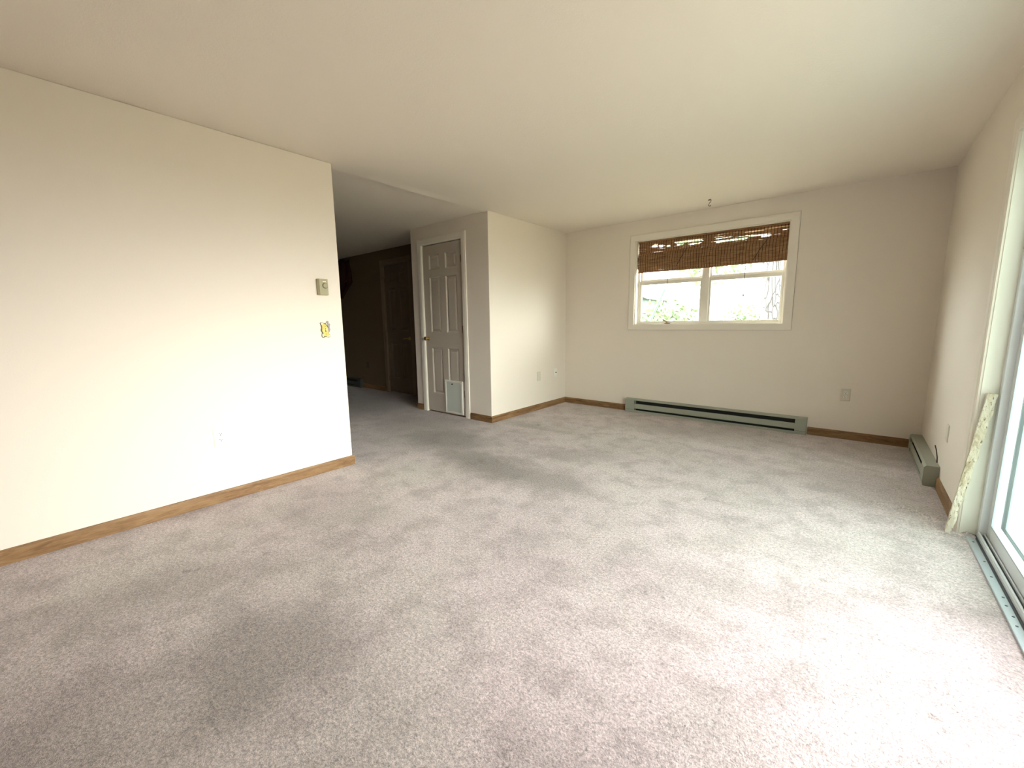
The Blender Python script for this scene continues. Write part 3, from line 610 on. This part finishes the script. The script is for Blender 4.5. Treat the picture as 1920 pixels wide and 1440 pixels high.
# ------------------------------------------------------------------ baseboard heaters (front faces local -y, length along local x)
def heater(name, loc, rz, ln, h, dp, label, cap0=.125, cap1=.10, M_heat=M_heat):
    r = turned(empty(name, loc), rz); tag(r, label, 'heater', 'baseboard heaters')
    x0, x1 = 0, ln; s = h/.178
    hb = MB().prism([(0, .004), (0, h), (-dp*.86, h), (-dp, h-.016*s), (-dp, h-.020*s), (-dp+.003, h-.020*s), (-dp*.84, h-.006), (-.004, h-.006), (-.004, .004)], cap0*.5, ln-cap1*.5, 0).build('hood', M_heat, r)
    MB().prism([(-dp*.93, .050*s), (-dp*1.02, .056*s), (-dp*1.02, .110*s), (-dp*.93, .116*s), (-dp*.90, .114*s), (-dp*.98, .106*s), (-dp*.98, .058*s), (-dp*.90, .052*s)], cap0*.5, ln-cap1*.5, 0).build('front_panel', M_heat, r)
    MB().prism([(0, .0), (-dp*.96, .0), (-dp*.96, .028*s), (-dp*.90, .028*s), (-dp*.90, .006), (0, .006)], cap0*.5, ln-cap1*.5, 0).build('bottom_tray', M_heat, r)
    fn = B(cap0, ln-cap1, -.008, -.004, .008, h-.008); k = cap0+.02
    while k < ln-cap1-.01: fn.box(k, k+.001, -dp*.86, -.008, .055*s, .115*s); k += .012
    fn.tube([(cap0*.9, -dp*.45, .085*s), (ln-cap1*.9, -dp*.45, .085*s)], .009, 8).build('heating_fins', M_heatin, r)
    for (a, b) in ((0, cap0), (ln-cap1, ln)):
        MB().prism([(0, 0), (-dp*.97, 0), (-dp*1.04, .03*s), (-dp*1.04, h-.018*s), (-dp*.88, h+.001), (0, h+.001)], a, b, 0).build('end_cap', M_heat, r, bevel=.0015)
        B(a+.001, b-.001, -dp*1.043, -dp*1.035, .036*s, .038*s).build('cap_seam', M_heatin, r)
    return r
heater('baseboard_heater', (-2.300, D, 0), 0, 1.985, .178, .066, 'long sage green baseboard heater under the window')
heater('baseboard_heater', (R, 5.10, 0), -PI/2, 1.055, .150, .078, 'short sage green baseboard heater along the right wall in the corner', .09, .13)
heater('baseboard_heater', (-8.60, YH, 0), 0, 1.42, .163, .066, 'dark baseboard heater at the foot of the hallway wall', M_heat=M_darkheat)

# thin cable stub rising behind the right wall heater
cb = MB().tube([(R-.004, 4.165, .150), (R-.006, 4.175, .19), (R-.012, 4.20, .235), (R-.020, 4.215, .268)], .0035, 6).build('cable', M_cord)
tag(cb, 'thin dark cable end sticking up behind the right wall heater', 'cable')

# ------------------------------------------------------------------ leaning strip of old wood
p0 = Vector((.487, 3.203, .003)); p1 = Vector((.572, 3.208, .800)); n_ = 46; rnd = random.Random(5)
dr = (p1-p0).normalized(); ax = dr.cross(Vector((0, 1, 0))).normalized(); ay = ax.cross(dr).normalized()
vs_ = []; fs_ = []
for i in range(n_+1):
    t = i/n_; c = p0.lerp(p1, t); hw = .0135+.0055*t; jl = rnd.uniform(-.0020, .0020)+.0025*math.sin(i*.9); jr = rnd.uniform(-.0008, .0008); j3 = rnd.uniform(-.003, .001)
    for (u, v) in ((-hw+jl, -.011), (-hw*.25+jl, -.0135+j3*.6), (hw+jr, -.011), (hw+jr, .011), (-hw+jl*.4, .011)): vs_.append(c+ax*u+ay*v)
for i in range(n_):
    for k in range(5): fs_.append((i*5+k, i*5+(k+1) % 5, (i+1)*5+(k+1) % 5, (i+1)*5+k))
fs_ += [(4, 3, 2, 1, 0), tuple(n_*5+k for k in range(5))]
bd = MB().add(vs_, fs_).build('wood_strip', M_board); tag(bd, 'narrow strip of peeling cream painted wood leaning against the sliding door frame', 'wood strip')

# ------------------------------------------------------------------ ceiling hook
hk = empty('ceiling_hook', (-1.295, 4.815, H)); tag(hk, 'small dark metal hook screwed into the ceiling before the window', 'hook')
MB().lathe((0, 0, 0), (0, 0, -1), [(0, .014), (.003, .014), (.005, .006), (.008, .004)], 14).build('base', M_hinge, hk)
u = Rv
def hp(a, z): return (u.x*a, u.y*a, z)
MB().tube([hp(-.016, -.012), hp(-.008, -.007), hp(.006, -.004), hp(.014, -.010), hp(.010, -.022), hp(-.002, -.036), hp(-.010, -.050), hp(-.008, -.062), hp(.002, -.066), hp(.012, -.058)], .0038, 8).build('hook_wire', M_hinge, hk, smooth=True)

# ------------------------------------------------------------------ dark cloth hanging high in the hallway
n1, n2 = 26, 30; vs_ = []; fs_ = []
for j in range(n2+1):
    t = j/n2; z = 2.395-t*.69
    xr = -7.34+(.12*min(1, t/.33)+.0) if t < .62 else -7.22-.42*((t-.62)/.38)
    for i in range(n1+1):
        s = i/n1; x = -7.95+(xr+7.95)*s
        vs_.append((x, YH-.03-.05*(1+math.sin(s*22+t*2))*.5*(1-abs(2*t-1)**4)-.03*math.sin(t*3.1), z-.02*math.sin(s*9)))
for j in range(n2):
    for i in range(n1): a_ = j*(n1+1)+i; fs_.append((a_, a_+1, a_+n1+2, a_+n1+1))
cl = empty('hanging_cloth', (-7.6, YH, 2.39)); tag(cl, 'dark reddish brown cloth hanging high on the hallway wall', 'cloth')
g = MB().add(vs_, fs_).build('fabric', M_cloth, cl, smooth=True); sd = g.modifiers.new('thick', 'SOLIDIFY'); sd.thickness = .006; g.location = -cl.location
for (x, z) in ((-7.50, 2.08), (-7.36, 1.99), (-7.52, 2.00)):
    k = MB().lathe((x, YH-.105, z), (0, -1, 0), [(0, .013), (.004, .012), (.007, 0)], 10).build('button', M_bead, cl); k.location = -cl.location

# ------------------------------------------------------------------ outdoors
gr = B(-40, 40, D+WT+.001, 45, -.32, -.20).box(R+WT+2.6, 40, -40, D+WT, -.32, -.20).build('ground_lawn', M_grass); struct(gr, 'pale lawn outside the window and the sliding door', 'ground')
dk = B(R+WT, R+WT+2.6, -6, D+WT, -.32, -.05).build('ground_patio', M_deck); struct(dk, 'pale concrete patio outside the sliding door', 'ground')
def trunk(x, y, r, h, label):
    t_ = empty('tree', (x, y, -.2)); tag(t_, label, 'tree', 'trees outside')
    k = 14; pts = [(.04*math.sin(i*.7), .03*math.cos(i*.9), h*i/k) for i in range(k+1)]
    MB().tube(pts, r, 20, [1.25-.05*min(i, 3)-.03*i for i in range(k+1)]).build('trunk', M_bark, t_, smooth=True)
    return t_
def foliage(root, c, rad, n, seed, m=None):
    rn = random.Random(seed); mb = MB()
    for _ in range(n):
        d_ = Vector((rn.gauss(0, 1), rn.gauss(0, 1), rn.gauss(0, 1))).normalized(); p = Vector(c)+Vector((d_.x*rad[0], d_.y*rad[1], d_.z*rad[2]))*rn.uniform(.45, 1)
        s_ = rn.uniform(.07, .14); a = Vector((rn.gauss(0, 1), rn.gauss(0, 1), rn.gauss(0, 1))).normalized(); b_ = a.cross(Vector((rn.gauss(0, 1), rn.gauss(0, 1), rn.gauss(0, 1)))).normalized()
        mb.add([p-a*s_, p-b_*s_*.45, p+a*s_, p+b_*s_*.45], [(0, 1, 2, 3)])
    return mb.build('foliage', m or M_leaf, root)
tr = trunk(-1.165, 8.2, .155, 6.2, 'thick furrowed tree trunk seen through the right window pane'); foliage(tr, (0, 0, 5.6), (2.0, 2.0, 1.1), 1400, 2)
tr = trunk(-4.05, 15.5, .12, 5.0, 'pale green leafy tree standing behind the window mullion'); foliage(tr, (0, 0, 4.0), (1.6, 1.6, 1.5), 1400, 3)
for i, (x, y, rx, lab) in enumerate(((-3.6, 21.5, 1.5, 'pale green bush low in the right window pane'), (-4.6, 13.2, 1.0, 'pale green bush low in the left window pane'))):
    b_ = empty('bush', (x, y, -.2)); tag(b_, lab, 'bush', 'bushes outside'); foliage(b_, (0, 0, 1.0), (rx, 1.2, 1.2), 1300, 20+i)
    MB().tube([(0, 0, 0), (.05, 0, .5), (0, .05, 1.1)], .05, 8).build('stem', M_bark, b_)
sh = empty('shed', (-9.2, 19, -.2)); tag(sh, 'pale blue green shed with a sloping roof behind the left pane', 'shed')
sb = B(-2.2, 2.0, -1.5, 1.5, 0, 2.4)
for k in range(12): sb.box(-2.22, 2.02, -1.52, -1.5, .2*k+.02, .2*k+.19)
sb.build('walls', M_siding, sh); MB().prism([(-2.5, 2.3), (0, 3.4), (2.3, 2.3), (2.3, 2.4), (0, 3.52), (-2.5, 2.4)], -1.8, 1.8, 1).build('roof', M_shed, sh)
MB().prism([(-2.15, 2.4), (0, 3.35), (1.95, 2.4)], -1.5, 1.5, 1).build('gable', M_siding, sh)
po = MB().tube([(-3.32, 8.2, -.2), (-3.22, 8.2, 1.15), (-2.94, 8.2, 1.80)], .028, 8).build('garden_pole', M_siding); tag(po, 'thin slanting grey pole seen through the left window pane', 'pole')
